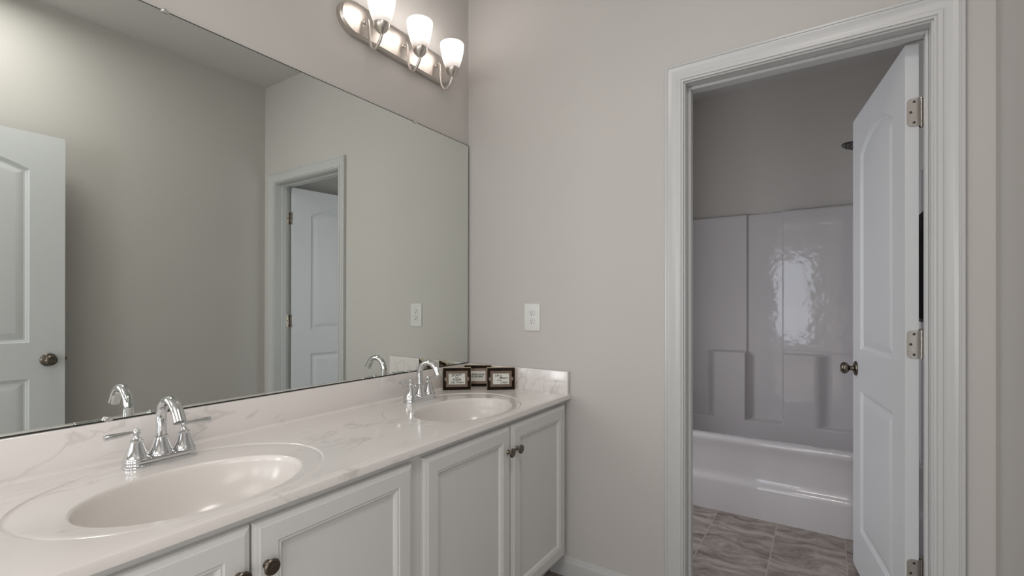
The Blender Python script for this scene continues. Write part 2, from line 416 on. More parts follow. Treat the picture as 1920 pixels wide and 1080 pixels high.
def door_knob(name, parent, x, z, side):
    """knob on the face y=0 (side -1) or y=DT (side 1)"""
    bm = bmesh.new()
    prof = [(0, 0), (0.0315, 0), (0.0325, 0.002), (0.031, 0.006), (0.024, 0.009), (0.0125, 0.011), (0.0110, 0.014), (0.0105, 0.024), (0.0125, 0.028),
            (0.019, 0.031), (0.0245, 0.037), (0.0262, 0.044), (0.0245, 0.051), (0.0195, 0.0565), (0.014, 0.0585), (0.0125, 0.0565), (0.006, 0.0575), (0, 0.058)]
    rot = Matrix.Translation((x, DT if side > 0 else 0, z)) @ Matrix.Rotation(-PI / 2 if side > 0 else PI / 2, 4, 'X')
    add_lathe(bm, prof, 40, rot)
    return obj(name, bm, M['bronze'], parent, smooth=True, angle=50)
def hinge_leaf_bm(w, h, t, r, sgn):
    """leaf plate in the x-z plane, free side rounded; pin at x=0, extends to sgn*w"""
    bm = bmesh.new(); pts = [(0, -h / 2)]
    for k in range(7):
        a = -PI / 2 + k * PI / 12; pts.append((w - r + r * math.cos(a), -h / 2 + r + r * math.sin(a)))
    for k in range(7):
        a = k * PI / 12; pts.append((w - r + r * math.cos(a), h / 2 - r + r * math.sin(a)))
    pts.append((0, h / 2))
    F = [bm.verts.new((sgn * x, 0, z)) for x, z in pts]; B = [bm.verts.new((sgn * x, t, z)) for x, z in pts]
    bm.faces.new(F); bm.faces.new(B)
    for i in range(len(F)):
        j = (i + 1) % len(F); bm.faces.new((F[i], F[j], B[j], B[i]))
    return bm

# tub room door: stands open about 99 degrees into the tub room
def hinge(parent, mtx_door, mtx_jamb, pin, z):
    """one hinge: door leaf, jamb leaf, knuckle and screws"""
    H = 0.089
    bm = bmesh.new(); 
    for mtx in (mtx_door, mtx_jamb):
        t = hinge_leaf_bm(0.035, H, 0.0022, 0.013, 1); merge(bm, t, mtx @ Matrix.Translation((0, 0, z)))
    for k in range(5):
        add_lathe(bm, [(0, 0), (0.0062, 0), (0.0062, H / 5 - 0.0012), (0, H / 5 - 0.0012)], 16, Matrix.Translation((pin[0], pin[1], z - H / 2 + k * H / 5)))
    add_lathe(bm, [(0.0035, -H / 2 - 0.003), (0.0035, H / 2), (0.0068, H / 2), (0.0075, H / 2 + 0.004), (0, H / 2 + 0.006)], 16, Matrix.Translation((pin[0], pin[1], z)))
    h = obj('hinge', bm, M['nickel'], parent, smooth=True, angle=35)
    for mtx, sy_o in ((mtx_door, 0.0024), (mtx_jamb, -0.0002)):
        for sx_, sz in ((0.017, 0.033), (0.0255, 0.0), (0.017, -0.033)):
            b2 = bmesh.new(); add_lathe(b2, [(0, -0.0006), (0.0040, -0.0006), (0.0042, 0.0), (0.0036, 0.0006), (0, 0.0005)], 14, mtx @ Matrix.Translation((sx_, sy_o, z + sz)) @ Matrix.Rotation(-PI / 2, 4, 'X'))
            obj('screw', b2, M['screw'], h, smooth=True)
    return h

ang = math.atan2(0.988, -0.1545)
d1 = empty('door_1', (1.7165, 1.973, 0), ang); d1['kind'] = 'structure'; d1['label'] = 'white two panel arch top door standing open into the tub room'
# leaf local: x from hinge edge to free edge, y to the left of travel; thickness lies to the right -> use negative y
lb = door_leaf(DW); lb.transform(Matrix.Translation((0, -DT, 0)))
struct('door_leaf', lb, M['door'], d1, smooth=True, angle=12)
def knobs(parent, x, z, sides):
    for s in sides:
        k = door_knob('door_knob', parent, x, z, s); k.location = (0, -DT, 0)
knobs(d1, 0.645, 0.906, (1, -1))
lt = bmesh.new(); add_box(lt, (DW - 0.001, -0.029, 0.878), (DW + 0.0015, -0.006, 0.934)); add_box(lt, (DW, -0.024, 0.898), (DW + 0.009, -0.011, 0.914))
obj('latch', lt, M['bronze'], d1)
pin = Vector((1.7590, 1.993, 0))
Minv = (Matrix.Translation((1.7165, 1.973, 0)) @ Matrix.Rotation(ang, 4, 'Z')).inverted()
pl = Minv @ pin
# door-edge plate: lies on the hinge edge (local x=0 plane), spans local y from pin side (-DT) towards 0
MD = Matrix.Translation((pl.x * 0 - 0.0018, -DT - 0.004, 0)) @ Matrix.Rotation(PI / 2, 4, 'Z')
# jamb plate: lies on the jamb face x=OX1, spans world y from D+WT inwards
MJ = Minv @ Matrix.Translation((OX1 - 0.0018, D + WT + 0.002, 0)) @ Matrix.Rotation(-PI / 2, 4, 'Z')
for hz in (1.806, 1.063, 0.330):
    hinge(d1, MD, MJ, (pl.x, pl.y), hz)

# entry door, swung open beside the right wall; shows in the mirror
EX = 1.752
d2 = empty('door_2', (EX + 0.012, -0.008, 0), PI / 2 + math.radians(0.8)); d2['kind'] = 'structure'; d2['label'] = 'white two panel arch top entry door seen at the left of the mirror'
EW = 0.762
el = door_leaf(EW)
el.transform(Matrix.Translation((0, -DT, 0)))
struct('door_leaf', el, M['door'], d2, smooth=True, angle=12)
k2 = door_knob('door_knob', d2, EW - 0.062, 0.905, 1); k2.location = (0, -DT, 0)
lt = bmesh.new(); add_box(lt, (EW - 0.001, -0.029, 0.878), (EW + 0.0015, -0.006, 0.934)); add_box(lt, (EW, -0.024, 0.897), (EW + 0.011, -0.011, 0.914))
obj('latch', lt, M['bronze'], d2)

# ---------------------------------------------------------------- vanity cabinet
VY0, VY1 = -0.02, D - 0.001
FX = 0.545
van = empty('vanity_cabinet', (0, 0, 0))
tag(van, 'long white double sink vanity cabinet with four framed doors below the marble top', 'cabinet')
cb = bmesh.new()
add_box(cb, (0.012, VY0, 0.100), (FX - 0.019, VY1 - 0.003, 0.64))
obj('carcass', cb, M['cabinet'], van)
ff = bmesh.new()
for ya, yb, za, zb in ((VY0, VY1 - 0.0005, 0.732, 0.7775), (VY0, VY1 - 0.0005, 0.100, 0.132), (VY0, 0.075, 0.132, 0.732), (0.905, 1.002, 0.132, 0.732), (1.805, VY1 - 0.0005, 0.132, 0.732)):
    add_box(ff, (FX - 0.019, ya, za), (FX, yb, zb))
obj('face_frame', ff, M['cabinet'], van)
tk = box((0.40, VY0, 0.0), (0.47, VY1, 0.101)); obj('toe_kick', tk, M['cabinet'], van)
# profile of a cabinet door: (inset, height above the frame)
CDP = [(0, 0), (0, 0.011), (0.0025, 0.0145), (0.007, 0.0165), (0.012, 0.0175), (0.0135, 0.0195), (0.050, 0.0195), (0.0515, 0.0175), (0.0545, 0.0165), (0.0565, 0.0175),
       (0.0585, 0.0165), (0.0635, 0.0115), (0.0645, 0.0085)]
def cab_door(ya, yb, za, zb, kside):
    bm = bmesh.new()
    rings = []
    for i, h in CDP:
        x = FX + 0.001 + h
        rings.append([(x, ya + i, za + i), (x, yb - i, za + i), (x, yb - i, zb - i), (x, ya + i, zb - i)])
    add_ringset(bm, rings, True, True)
    dr = obj('door', bm, M['cabinet'], van, smooth=True, angle=8)
    kb = bmesh.new(); ky = (yb - 0.012) if kside > 0 else (ya + 0.036)
    ky = kside
    add_lathe(kb, [(0, 0), (0.0085, 0), (0.0085, 0.002), (0.0055, 0.005), (0.0050, 0.011), (0.0075, 0.015), (0.0150, 0.0175), (0.0165, 0.0205), (0.0150, 0.0235), (0.0120, 0.0245), (0.0110, 0.0240), (0.0060, 0.0256), (0, 0.0260)],
              36, Matrix.Translation((FX + 0.0205, ky, 0.668)) @ Matrix.Rotation(PI / 2, 4, 'Y'))
    obj('knob', kb, M['bronze'], dr, smooth=True, angle=50)
cab_door(0.052, 0.492, 0.106, 0.757, 0.466)
cab_door(0.496, 0.930, 0.106, 0.757, 0.522)
cab_door(0.974, 1.411, 0.106, 0.757, 1.389)
cab_door(1.418, 1.838, 0.106, 0.757, 1.445)

# ---------------------------------------------------------------- countertop with integral bowls
CZ = 0.799; CX1 = 0.5735; CY0 = -0.03
SINK = (0.488, 1.396)
FAUY = (0.5035, 1.411)
ctop = empty('countertop', (0, 0, 0)); tag(ctop, 'white marbled vanity countertop with two moulded oval sinks and a backsplash', 'countertop')
NS = 120
def ell(cx, cy, ax, ay, z, n=NS): return [(cx + ax * math.cos(2 * PI * k / n), cy + ay * math.sin(2 * PI * k / n), z) for k in range(n)]
OCX, OAX, OAY = 0.314, 0.238, 0.295
ICX, IAX, IAY = 0.362, 0.158, 0.215
bm = bmesh.new()
e = 0.0035
outer = [(0.0005, CY0, CZ), (CX1 - e, CY0, CZ), (CX1 - e, D - 0.001, CZ), (0.0005, D - 0.001, CZ)]
add_poly_holes(bm, outer, [ell(OCX, sy, OAX, OAY, CZ) for sy in SINK])
for sy in SINK:
    rings = [ell(OCX, sy, OAX, OAY, CZ)]
    for da, z in ((0.003, -0.0022), (0.007, -0.0030), (0.011, -0.0022), (0.014, -0.0018)):
        rings.append(ell(OCX + 0.003 * (da / 0.014), sy, OAX - da * 0.8, OAY - da, CZ + z))
    add_ringset(bm, rings, cap_last=False)
    # deck between the outer oval and the bowl lip (a flat ring tilting gently inwards)
    o2 = rings[-1]; lip = ell(ICX, sy, IAX + 0.004, IAY + 0.004, CZ - 0.0022)
    steps = [[tuple(Vector(a).lerp(Vector(b_), t)) for a, b_ in zip(o2, lip)] for t in (0, 0.25, 0.5, 0.75, 1.0)]
    add_ringset(bm, steps, cap_last=False)
# front edge and underside
prof = [(CX1 - e, CZ), (CX1 - 0.0010, CZ - 0.0010), (CX1, CZ - 0.0035), (CX1, CZ - 0.0195), (CX1 - 0.0015, CZ - 0.021), (FX - 0.03, CZ - 0.021)]
A = [bm.verts.new((x, CY0, z)) for x, z in prof]; B = [bm.verts.new((x, D - 0.001, z)) for x, z in prof]
for i in range(len(A) - 1): bm.faces.new((A[i], A[i + 1], B[i + 1], B[i]))
bmesh.ops.remove_doubles(bm, verts=bm.verts[:], dist=0.0001)
obj('counter_slab', bm, M['marble'], ctop, smooth=True, angle=25)
for sy in SINK:
    bm = bmesh.new(); rings = [ell(ICX, sy, IAX + 0.004, IAY + 0.004, CZ - 0.0022), ell(ICX, sy, IAX + 0.001, IAY + 0.001, CZ - 0.0030), ell(ICX, sy, IAX - 0.002, IAY - 0.002, CZ - 0.0065)]
    for k in range(1, 15):
        t = k / 14; f = math.cos(t * PI / 2) ** 0.62 if t < 1 else 0
        zz = -0.0065 - 0.130 * math.sin(t * PI / 2) ** 1.15
        f = max(f, 0.0)
        ax = 0.022 + (IAX - 0.002 - 0.022) * f; ay = 0.022 + (IAY - 0.002 - 0.022) * f
        rings.append(ell(ICX - 0.02 * (1 - f), sy, ax, ay, CZ + zz))
    add_ringset(bm, rings)
    bw = obj('sink_basin', bm, M['bowl'], ctop, smooth=True)
    dbm = bmesh.new(); add_lathe(dbm, [(0.021, 0.000), (0.021, 0.002), (0.017, 0.003), (0.015, 0.0015), (0.010, 0.005), (0, 0.006)], 32, Matrix.Translation((ICX - 0.02, sy, CZ - 0.1365)))
    obj('drain', dbm, M['chrome'], bw, smooth=True, angle=40)
bs = box((0.0005, CY0, CZ - 0.001), (0.0205, D - 0.001, 0.898), 0.002, 2); obj('backsplash', bs, M['marble'], ctop, smooth=True, angle=40)
bs = box((0.0205, D - 0.0205, CZ - 0.001), (0.568, D - 0.001, 0.898), 0.002, 2); obj('side_splash', bs, M['marble'], ctop, smooth=True, angle=40)
# soft fillet where the deck meets the backsplash
fb = bmesh.new(); r = 0.008; pts = [(0.0205, CZ)] + [(0.0205 + r - r * math.cos(a), CZ + r - r * math.sin(a)) for a in [k * PI / 2 / 5 for k in range(6)]]
A = [fb.verts.new((x, CY0, z)) for x, z in pts]; B = [fb.verts.new((x, D - 0.0205, z)) for x, z in pts]
for i in range(len(A)):
    j = (i + 1) % len(A); fb.faces.new((A[i], A[j], B[j], B[i]))
obj('cove', fb, M['marble'], ctop, smooth=True, angle=40)

# ---------------------------------------------------------------- faucets
FXC = 0.1135
def stadium(lx, ly, z, n=16):
    """rounded bar outline: long in y"""
    r = lx; h = ly - lx; pts = []
    for k in range(n + 1): a = PI * k / n; pts.append((r * math.cos(a), h + r * math.sin(a), z))
    for k in range(n + 1): a = PI + PI * k / n; pts.append((r * math.cos(a), -h + r * math.sin(a), z))
    return pts
def make_faucet():
    root = empty('faucet', (FXC, FAUY[0], CZ - 0.0022))
    bm = bmesh.new()
    add_ringset(bm, [stadium(*p) for p in ((0.029, 0.080, 0), (0.0300, 0.081, 0.003), (0.0295, 0.0805, 0.006), (0.0262, 0.0772, 0.009), (0.0258, 0.0768, 0.0115),
                                           (0.0272, 0.0782, 0.0135), (0.0272, 0.0782, 0.019), (0.0255, 0.0765, 0.0215), (0.021, 0.072, 0.0225))], True, True)
    obj('base_plate', bm, M['chrome'], root, smooth=True, angle=38)
    K = lambda P: [(r_, 0.021 + (z_ - 0.021) * 0.89) for r_, z_ in P]
    bell = K([(0.0262, 0.021), (0.0262, 0.025), (0.0245, 0.0275), (0.0220, 0.034), (0.0182, 0.046), (0.0150, 0.058), (0.0126, 0.067), (0.0134, 0.0685), (0.0134, 0.071), (0.0108, 0.073)])
    for s in (-1, 1):
        bm = bmesh.new(); T = Matrix.Translation((0, s * 0.051, 0))
        add_lathe(bm, bell + K([(0.0085, 0.0755), (0.0058, 0.080), (0.0048, 0.083), (0.0050, 0.085), (0.0080, 0.0885), (0.0090, 0.0930), (0.0078, 0.0975), (0.0040, 0.1005), (0.0032, 0.1030), (0, 0.1042)]), 32, T)
        h = obj('handle', bm, M['chrome'], root, smooth=True, angle=40)
        bm = bmesh.new(); y = s * 0.051
        add_tube(bm, [(0.002 , y + s * 0.004, 0.0855), (0.002, y + s * 0.016, 0.0855), (0.001, y + s * 0.045, 0.0845), (0, y + s * 0.060, 0.0838), (0, y + s * 0.0625, 0.0838)],
                 [0.0035, 0.0045, 0.0064, 0.0072, 0.0066], 20)
        obj('lever', bm, M['chrome'], h, smooth=True, angle=40)
    bm = bmesh.new()
    add_lathe(bm, [(r_, 0.021 + (z_ - 0.021) * 0.82) for r_, z_ in [(0.0275, 0.021), (0.0275, 0.025), (0.0260, 0.028), (0.0232, 0.036), (0.0190, 0.050), (0.0155, 0.064), (0.0138, 0.072), (0.0146, 0.0735), (0.0146, 0.0765), (0.0125, 0.078)]], 32)
    obj('spout_base', bm, M['chrome'], root, smooth=True, angle=40)
    pts = [(0, 0, 0.064), (0, 0, 0.080), (0, 0, 0.096), (0, 0, 0.108)]
    R = 0.0495; cx, cz = 0.0495, 0.1095
    for k in range(0, 21):
        a = PI - k * (PI * 0.82) / 20; pts.append((cx + R * math.cos(a), 0, cz + R * math.sin(a)))
    a = Vector(pts[-1]); d_ = Vector((math.sin(PI * 0.18), 0, -math.cos(PI * 0.18)))
    for k in (0.008, 0.018, 0.028): pts.append(tuple(a + d_ * k))
    n = len(pts); rad = [0.0118 + 0.0022 * max(0, (i - n * 0.5) / (n * 0.5)) for i in range(n)]
    bm = bmesh.new(); add_tube(bm, pts, rad, 24); obj('spout', bm, M['chrome'], root, smooth=True, angle=50)
    bm = bmesh.new(); add_lathe(bm, [(0.0022, 0.022), (0.0022, 0.050), (0.0050, 0.052), (0.0062, 0.057), (0.0050, 0.062), (0, 0.064)], 16, Matrix.Translation((-0.0225, 0, 0)))
    obj('lift_rod', bm, M['chrome'], root, smooth=True, angle=40)
    return root
f1 = make_faucet(); tag(f1, 'chrome two lever gooseneck faucet at the near sink, left in the photo', 'faucet')
def copy_tree(o, parent=None):
    c = o.copy(); COL.objects.link(c)
    if parent: c.parent = parent
    for ch in list(o.children): copy_tree(ch, c)
    return c
f2 = copy_tree(f1); f2.location.y = FAUY[1]; tag(f2, 'chrome two lever gooseneck faucet at the far sink, beside the small signs', 'faucet')

# ---------------------------------------------------------------- mirror
mz0, mz1 = 0.8985, 1.988; MY0, MY1 = -0.03, D - 0.010
mir = empty('wall_mirror', (0.0015, MY1, mz0)); tag(mir, 'large frameless wall mirror above the vanity backsplash', 'mirror')
mir.rotation_euler = (0, math.radians(0.15), math.radians(0.33) * 0)
L = MY1 - MY0
g = bmesh.new()
# silvered face with yaw matching the slight bow of the sheet
gb = box((0, -L, 0), (0.0045, 0, mz1 - mz0)); o_ = obj('glass_sheet', gb, M['mirror_edge'], mir)
sf = bmesh.new(); sf.faces.new([sf.verts.new(p) for p in ((0.0050, -L + 0.0015, 0.0036), (0.0050, -0.0030, 0.0036), (0.0050, -0.0030, mz1 - mz0 - 0.0030), (0.0050, -L + 0.0015, mz1 - mz0 - 0.0030))])
obj('reflective_face', sf, M['mirror'], mir)
def clip(y, z, s):
    bm = bmesh.new(); T = Matrix.Translation((0.0055, y - MY1, z)) @ Matrix.Rotation(PI / 2, 4, 'Y')
    add_lathe(bm, [(0, 0.0), (0.0100, 0.0), (0.0100, 0.0018), (0.0075, 0.0032), (0.0035, 0.0036), (0.003, 0.0028), (0, 0.0028)], 24, T, sx=0.62)
    obj('clip', bm, M['clip'], mir, smooth=True, angle=40)
clip(1.487, mz1 - mz0 - 0.001, 1); clip(0.55, mz1 - mz0 - 0.001, 1); clip(0.429, 0.005, -1); clip(1.455, 0.005, -1)

# ---------------------------------------------------------------- vanity light bar
bar = empty('vanity_light', (0.0, 1.40, 2.273)); tag(bar, 'three lamp brushed nickel vanity light bar on the wall above the mirror', 'wall light')
def super_out(hy, hz, x, n=20):
    """plate outline in y-z with half elliptical ends"""
    pts = []; ex = 0.075 * hz / 0.0635
    for k in range(n + 1): a = -PI / 2 + PI * k / n; pts.append((x, hy - ex + ex * math.cos(a), hz * math.sin(a)))
    for k in range(n + 1): a = PI / 2 + PI * k / n; pts.append((x, -hy + ex + ex * math.cos(a), hz * math.sin(a)))
    return pts
pb = bmesh.new(); add_ringset(pb, [super_out(0.305, 0.0635, 0.0005), super_out(0.305, 0.0635, 0.020), super_out(0.3035, 0.062, 0.0225), super_out(0.302, 0.0605, 0.0235),
                                   super_out(0.3005, 0.059, 0.0275), super_out(0.298, 0.0565, 0.030)], True, True)
obj('back_plate', pb, M['nickel'], bar, smooth=True, angle=30)
SX = 0.125
def lamp(y):
    bm = bmesh.new()
    pts = bez([(0.028, y, 0.004), (0.036, y, 0.0085), (0.046, y, 0.006), (0.054, y, -0.012), (0.057, y, -0.055), (0.064, y, -0.098), (0.084, y, -0.120), (0.108, y, -0.108), (SX - 0.001, y, -0.084), (SX, y, -0.070)], 8)
    add_tube(bm, pts, 0.0056, 14)
    add_lathe(bm, [(0, 0), (0.009, 0), (0.009, 0.003), (0.006, 0.006), (0, 0.007)], 18, Matrix.Translation((0.0295, y, 0)) @ Matrix.Rotation(PI / 2, 4, 'Y'))
    obj('arm', bm, M['nickel'], bar, smooth=True, angle=50)
    bm = bmesh.new()
    add_lathe(bm, [(0, -0.075), (0.007, -0.075), (0.012, -0.070), (0.022, -0.060), (0.0285, -0.049), (0.0302, -0.041), (0.0302, -0.038), (0.027, -0.036), (0, -0.036)], 32, Matrix.Translation((SX, y, 0)))
    cup = obj('socket_cup', bm, M['nickel'], bar, smooth=True, angle=40)
    bm = bmesh.new(); add_lathe(bm, [(0, -0.036), (0.0205, -0.036), (0.0205, 0.012), (0.017, 0.018), (0, 0.018)], 24, Matrix.Translation((SX, y, 0)))
    obj('socket', bm, M['plastic'], cup, smooth=True, angle=40)
    bm = bmesh.new()
    outp = [(0.0270, -0.037), (0.0295, -0.033), (0.0360, -0.018), (0.0430, 0.006), (0.0485, 0.032), (0.0515, 0.054), (0.0523, 0.067), (0.0513, 0.0685)]
    inp = [(r_ - 0.003, z_) for r_, z_ in reversed(outp[:-1])]
    add_lathe(bm, outp + inp, 48, Matrix.Translation((SX, y, 0)))
    obj('glass_shade', bm, M['shade'], bar, smooth=True, angle=60)
    bm = bmesh.new(); add_lathe(bm, [(0.011, 0.018), (0.013, 0.022), (0.020, 0.032), (0.022, 0.042), (0.019, 0.052), (0.011, 0.059), (0, 0.061)], 24, Matrix.Translation((SX, y, 0)))
    bo = obj('bulb', bm, M['bulb'], bar, smooth=True)
    l = bpy.data.lights.new('bulb_light', 'POINT'); l.energy = 1.0; l.color = (1.0, 0.92, 0.88); l.shadow_soft_size = 0.030
    lo = bpy.data.objects.new('bulb_light', l); COL.objects.link(lo); lo.parent = bar; lo.location = (SX, y, 0.046)
    bo.visible_shadow = True
for y in (-0.2, 0.0, 0.2): lamp(y)

# ---------------------------------------------------------------- outlet
ot = empty('electrical_outlet', (0.377, D, 1.132)); tag(ot, 'white duplex electrical outlet on the wall between mirror and doorway', 'outlet')
pb = bmesh.new()
rings = []
for i, h in ((0, 0), (0, 0.003), (0.0015, 0.0052), (0.005, 0.0062)):
    rings.append([(-0.0415 + i, -h, -0.063 + i), (0.0415 - i, -h, -0.063 + i), (0.0415 - i, -h, 0.063 - i), (-0.0415 + i, -h, 0.063 - i)])
add_ringset(pb, rings, True, True); obj('cover_plate', pb, M['plastic'], ot, smooth=True, angle=20)
for sz in (-0.0195, 0.0195):
    bm = bmesh.new(); pts = []
    for k in range(32):
        a = 2 * PI * k / 32; pts.append((0.0172 * math.cos(a), max(-0.0135, min(0.0135, 0.0172 * math.sin(a)))))
    add_ringset(bm, [[(x, -0.0062, z + sz) for x, z in pts], [(x, -0.0075, z + sz) for x, z in pts], [(x * 0.95, -0.0082, z * 0.95 + sz) for x, z in pts]])
    rc = obj('receptacle', bm, M['plastic'], ot, smooth=True, angle=30)
    bm = bmesh.new(); add_box(bm, (-0.0075, -0.0085, sz + 0.0005), (-0.0058, -0.0080, sz + 0.0085)); add_box(bm, (0.0058, -0.0085, sz + 0.0015), (0.0075, -0.0080, sz + 0.0085))
    add_lathe(bm, [(0, 0), (0.0026, 0.0), (0.0026, 0.0005), (0, 0.0005)], 14, Matrix.Translation((0, -0.0080, sz - 0.0065)) @ Matrix.Rotation(PI / 2, 4, 'X'))
    obj('slot', bm, M['dark'], rc)
bm = bmesh.new(); add_lathe(bm, [(0, 0), (0.003, 0), (0.0025, 0.001), (0, 0.0012)], 14, Matrix.Translation((0, -0.0062, 0)) @ Matrix.Rotation(PI / 2, 4, 'X')); obj('screw', bm, M['nickel'], ot)

# ---------------------------------------------------------------- small framed signs
def sign(loc, dvec, label, lines):
    """block sign; front-left-bottom corner at loc, front bottom edge runs along dvec"""
    a = math.atan2(dvec[1], dvec[0]); wd, ht, th = 0.129, 0.102, 0.022
    root = empty('framed_sign', loc, a)
    tag(root, label, 'sign', 'small wooden block signs on the counter')
    obj('block', box((0, 0.0025, 0), (wd, th, ht), 0.0015, 1), M['rawwood'], root)
    obj('front_board', box((0.001, 0.0, 0.001), (wd - 0.001, 0.003, ht - 0.001)), M['wood'], root)
    # label-holder plate with rounded ears
    cx, cz = wd / 2, ht * 0.5; hw, hh = 0.049, 0.0365; iw, ih = 0.0375, 0.0245
    pts = [(-hw, -hh), (hw, -hh), (hw, -0.012)] + [(hw + 0.0075 * math.cos(t), 0.010 * math.sin(t)) for t in [(-PI / 2 + k * PI / 8) for k in range(9)]] + [(hw, 0.012), (hw, hh), (-hw, hh), (-hw, 0.012)] + \
          [(-hw - 0.0075 * math.cos(t), 0.010 * math.sin(t)) for t in [(PI / 2 - k * PI / 8) for k in range(9)]] + [(-hw, -0.012)]
    inn = [(-iw, -ih), (iw, -ih), (iw, ih), (-iw, ih)]
    bm = bmesh.new()
    for y in (-0.0022, -0.0001):
        add_poly_holes(bm, [(cx + x, y, cz + z) for x, z in pts], [[(cx + x, y, cz + z) for x, z in inn]])
    for loop in (pts, inn):
        n = len(loop); F = [bm.verts.new((cx + x, -0.0022, cz + z)) for x, z in loop]; B = [bm.verts.new((cx + x, -0.0001, cz + z)) for x, z in loop]
        for i in range(n):
            j = (i + 1) % n; bm.faces.new((F[i], F[j], B[j], B[i]))
    bmesh.ops.remove_doubles(bm, verts=bm.verts[:], dist=0.00001)
    pl_ = obj('label_holder', bm, M['label'], root)
    for s in (-1, 1):
        bm = bmesh.new(); add_lathe(bm, [(0, 0), (0.0025, 0.0), (0.0018, 0.0012), (0, 0.0016)], 14, Matrix.Translation((cx + s * (hw + 0.0015), -0.0022, cz)) @ Matrix.Rotation(PI / 2, 4, 'X'))
        obj('screw', bm, M['nickel'], pl_, smooth=True)
    cardo = obj('card', box((cx - iw, -0.0009, cz - ih), (cx + iw, -0.0001, cz + ih)), M['card'], root)
    for txt, size, zz, sh, dx in lines:
        c = bpy.data.curves.new('t', 'FONT'); c.body = txt; c.size = size; c.align_x = 'CENTER'; c.align_y = 'CENTER'; c.shear = sh; c.offset = 0.0004 if sh == 0 else 0.00022
        to = bpy.data.objects.new('t', c); COL.objects.link(to); bpy.context.view_layer.update()
        me = bpy.data.meshes.new_from_object(to); bpy.data.objects.remove(to)
        me.transform(Matrix.Translation((cx + dx, -0.0011, cz + zz)) @ Matrix.Rotation(PI / 2, 4, 'X'))
        me.materials.clear(); me.materials.append(M['cardtext'])
        o = bpy.data.objects.new('lettering', me); COL.objects.link(o); o.parent = cardo
    return root
sign((0.046, 1.626, CZ), (0.097, 0.080), 'dark wood block sign reading DON\'T QUIT YOUR DAY DREAM, nearest the faucet',
     [("DON'T", 0.0145, 0.0165, 0, -0.001), ('quit', 0.009, 0.0065, 0.4, 0), ('YOUR', 0.0145, -0.004, 0, 0), ('Day Dream', 0.0125, -0.0160, 0.4, 0)])
sign((0.065, 1.757, CZ), (0.104, 0.068), 'dark wood block sign reading Adventure IS CALLING, half hidden behind the others in the corner',
     [('Adventure', 0.0145, 0.008, 0.4, -0.001), ('IS CALLING', 0.0108, -0.003, 0, -0.002)])
sign((0.212, 1.741, CZ), (0.101, 0.083), 'dark wood block sign reading Life is Meant to be Lived, rightmost on the counter',
     [('Life is', 0.0135, 0.0155, 0.4, -0.013), ('Meant', 0.0145, 0.0045, 0.4, 0.010), ('to be', 0.0095, -0.006, 0.4, -0.008), ('Lived', 0.0145, -0.0165, 0.4, 0.012)])

# ---------------------------------------------------------------- bathtub and surround
TX0, TX1, TY0, TY1 = 0.382, 1.902, 2.95, 3.749
def sstep(a, b, x):
    t = max(0.0, min(1.0, (x - a) / (b - a))); return t * t * (3 - 2 * t)
def grid(bm, us, vs_, f):
    V = [[bm.verts.new(f(u, v)) for v in vs_] for u in us]
    for i in range(len(us) - 1):
        for j in range(len(vs_) - 1): bm.faces.new((V[i][j], V[i + 1][j], V[i + 1][j + 1], V[i][j + 1]))
tub = empty('bathtub', (0, 0, 0)); tag(tub, 'glossy white bathtub with a stepped apron seen through the open doorway', 'bathtub')
# apron: profile y(z) swept in x
bm = bmesh.new()
AP = [(2.944, 0.0), (2.944, 0.02), (2.945, 0.160), (2.947, 0.172), (2.952, 0.182), (2.962, 0.192), (2.968, 0.205), (2.970, 0.225), (2.968, 0.330), (2.962, 0.370), (2.954, 0.392), (2.951, 0.406), (2.953, 0.418), (2.960, 0.427), (2.972, 0.431), (3.005, 0.431),
      (3.022, 0.428), (3.034, 0.418), (3.045, 0.390), (3.065, 0.25), (3.095, 0.14), (3.16, 0.105), (3.40, 0.10), (3.58, 0.105), (3.64, 0.12), (3.672, 0.16), (3.679, 0.22), (3.6795, 0.364)]
xs = [TX0 + (TX1 - TX0) * i / 24 for i in range(25)]
V = [[bm.verts.new((x, y, z)) for y, z in AP] for x in xs]
for i in range(24):
    for j in range(len(AP) - 1): bm.faces.new((V[i][j], V[i + 1][j], V[i + 1][j + 1], V[i][j + 1]))
# sloping tub ends inside
for sx_, xe in ((1, TX0), (-1, TX1)):
    c = [(xe, 3.02), (xe, 3.66)]
    q = [(xe, 3.02, 0.431), (xe, 3.66, 0.431), (xe + sx_ * 0.07, 3.66, 0.431), (xe + sx_ * 0.07, 3.02, 0.431)]
    bm.faces.new([bm.verts.new(p) for p in q])
    q = [(xe + sx_ * 0.07, 3.02, 0.431), (xe + sx_ * 0.07, 3.66, 0.431), (xe + sx_ * 0.20, 3.60, 0.10), (xe + sx_ * 0.20, 3.07, 0.10)]
    bm.faces.new([bm.verts.new(p) for p in q])
obj('tub_shell', bm, M['acrylic'], tub, smooth=True, angle=60)

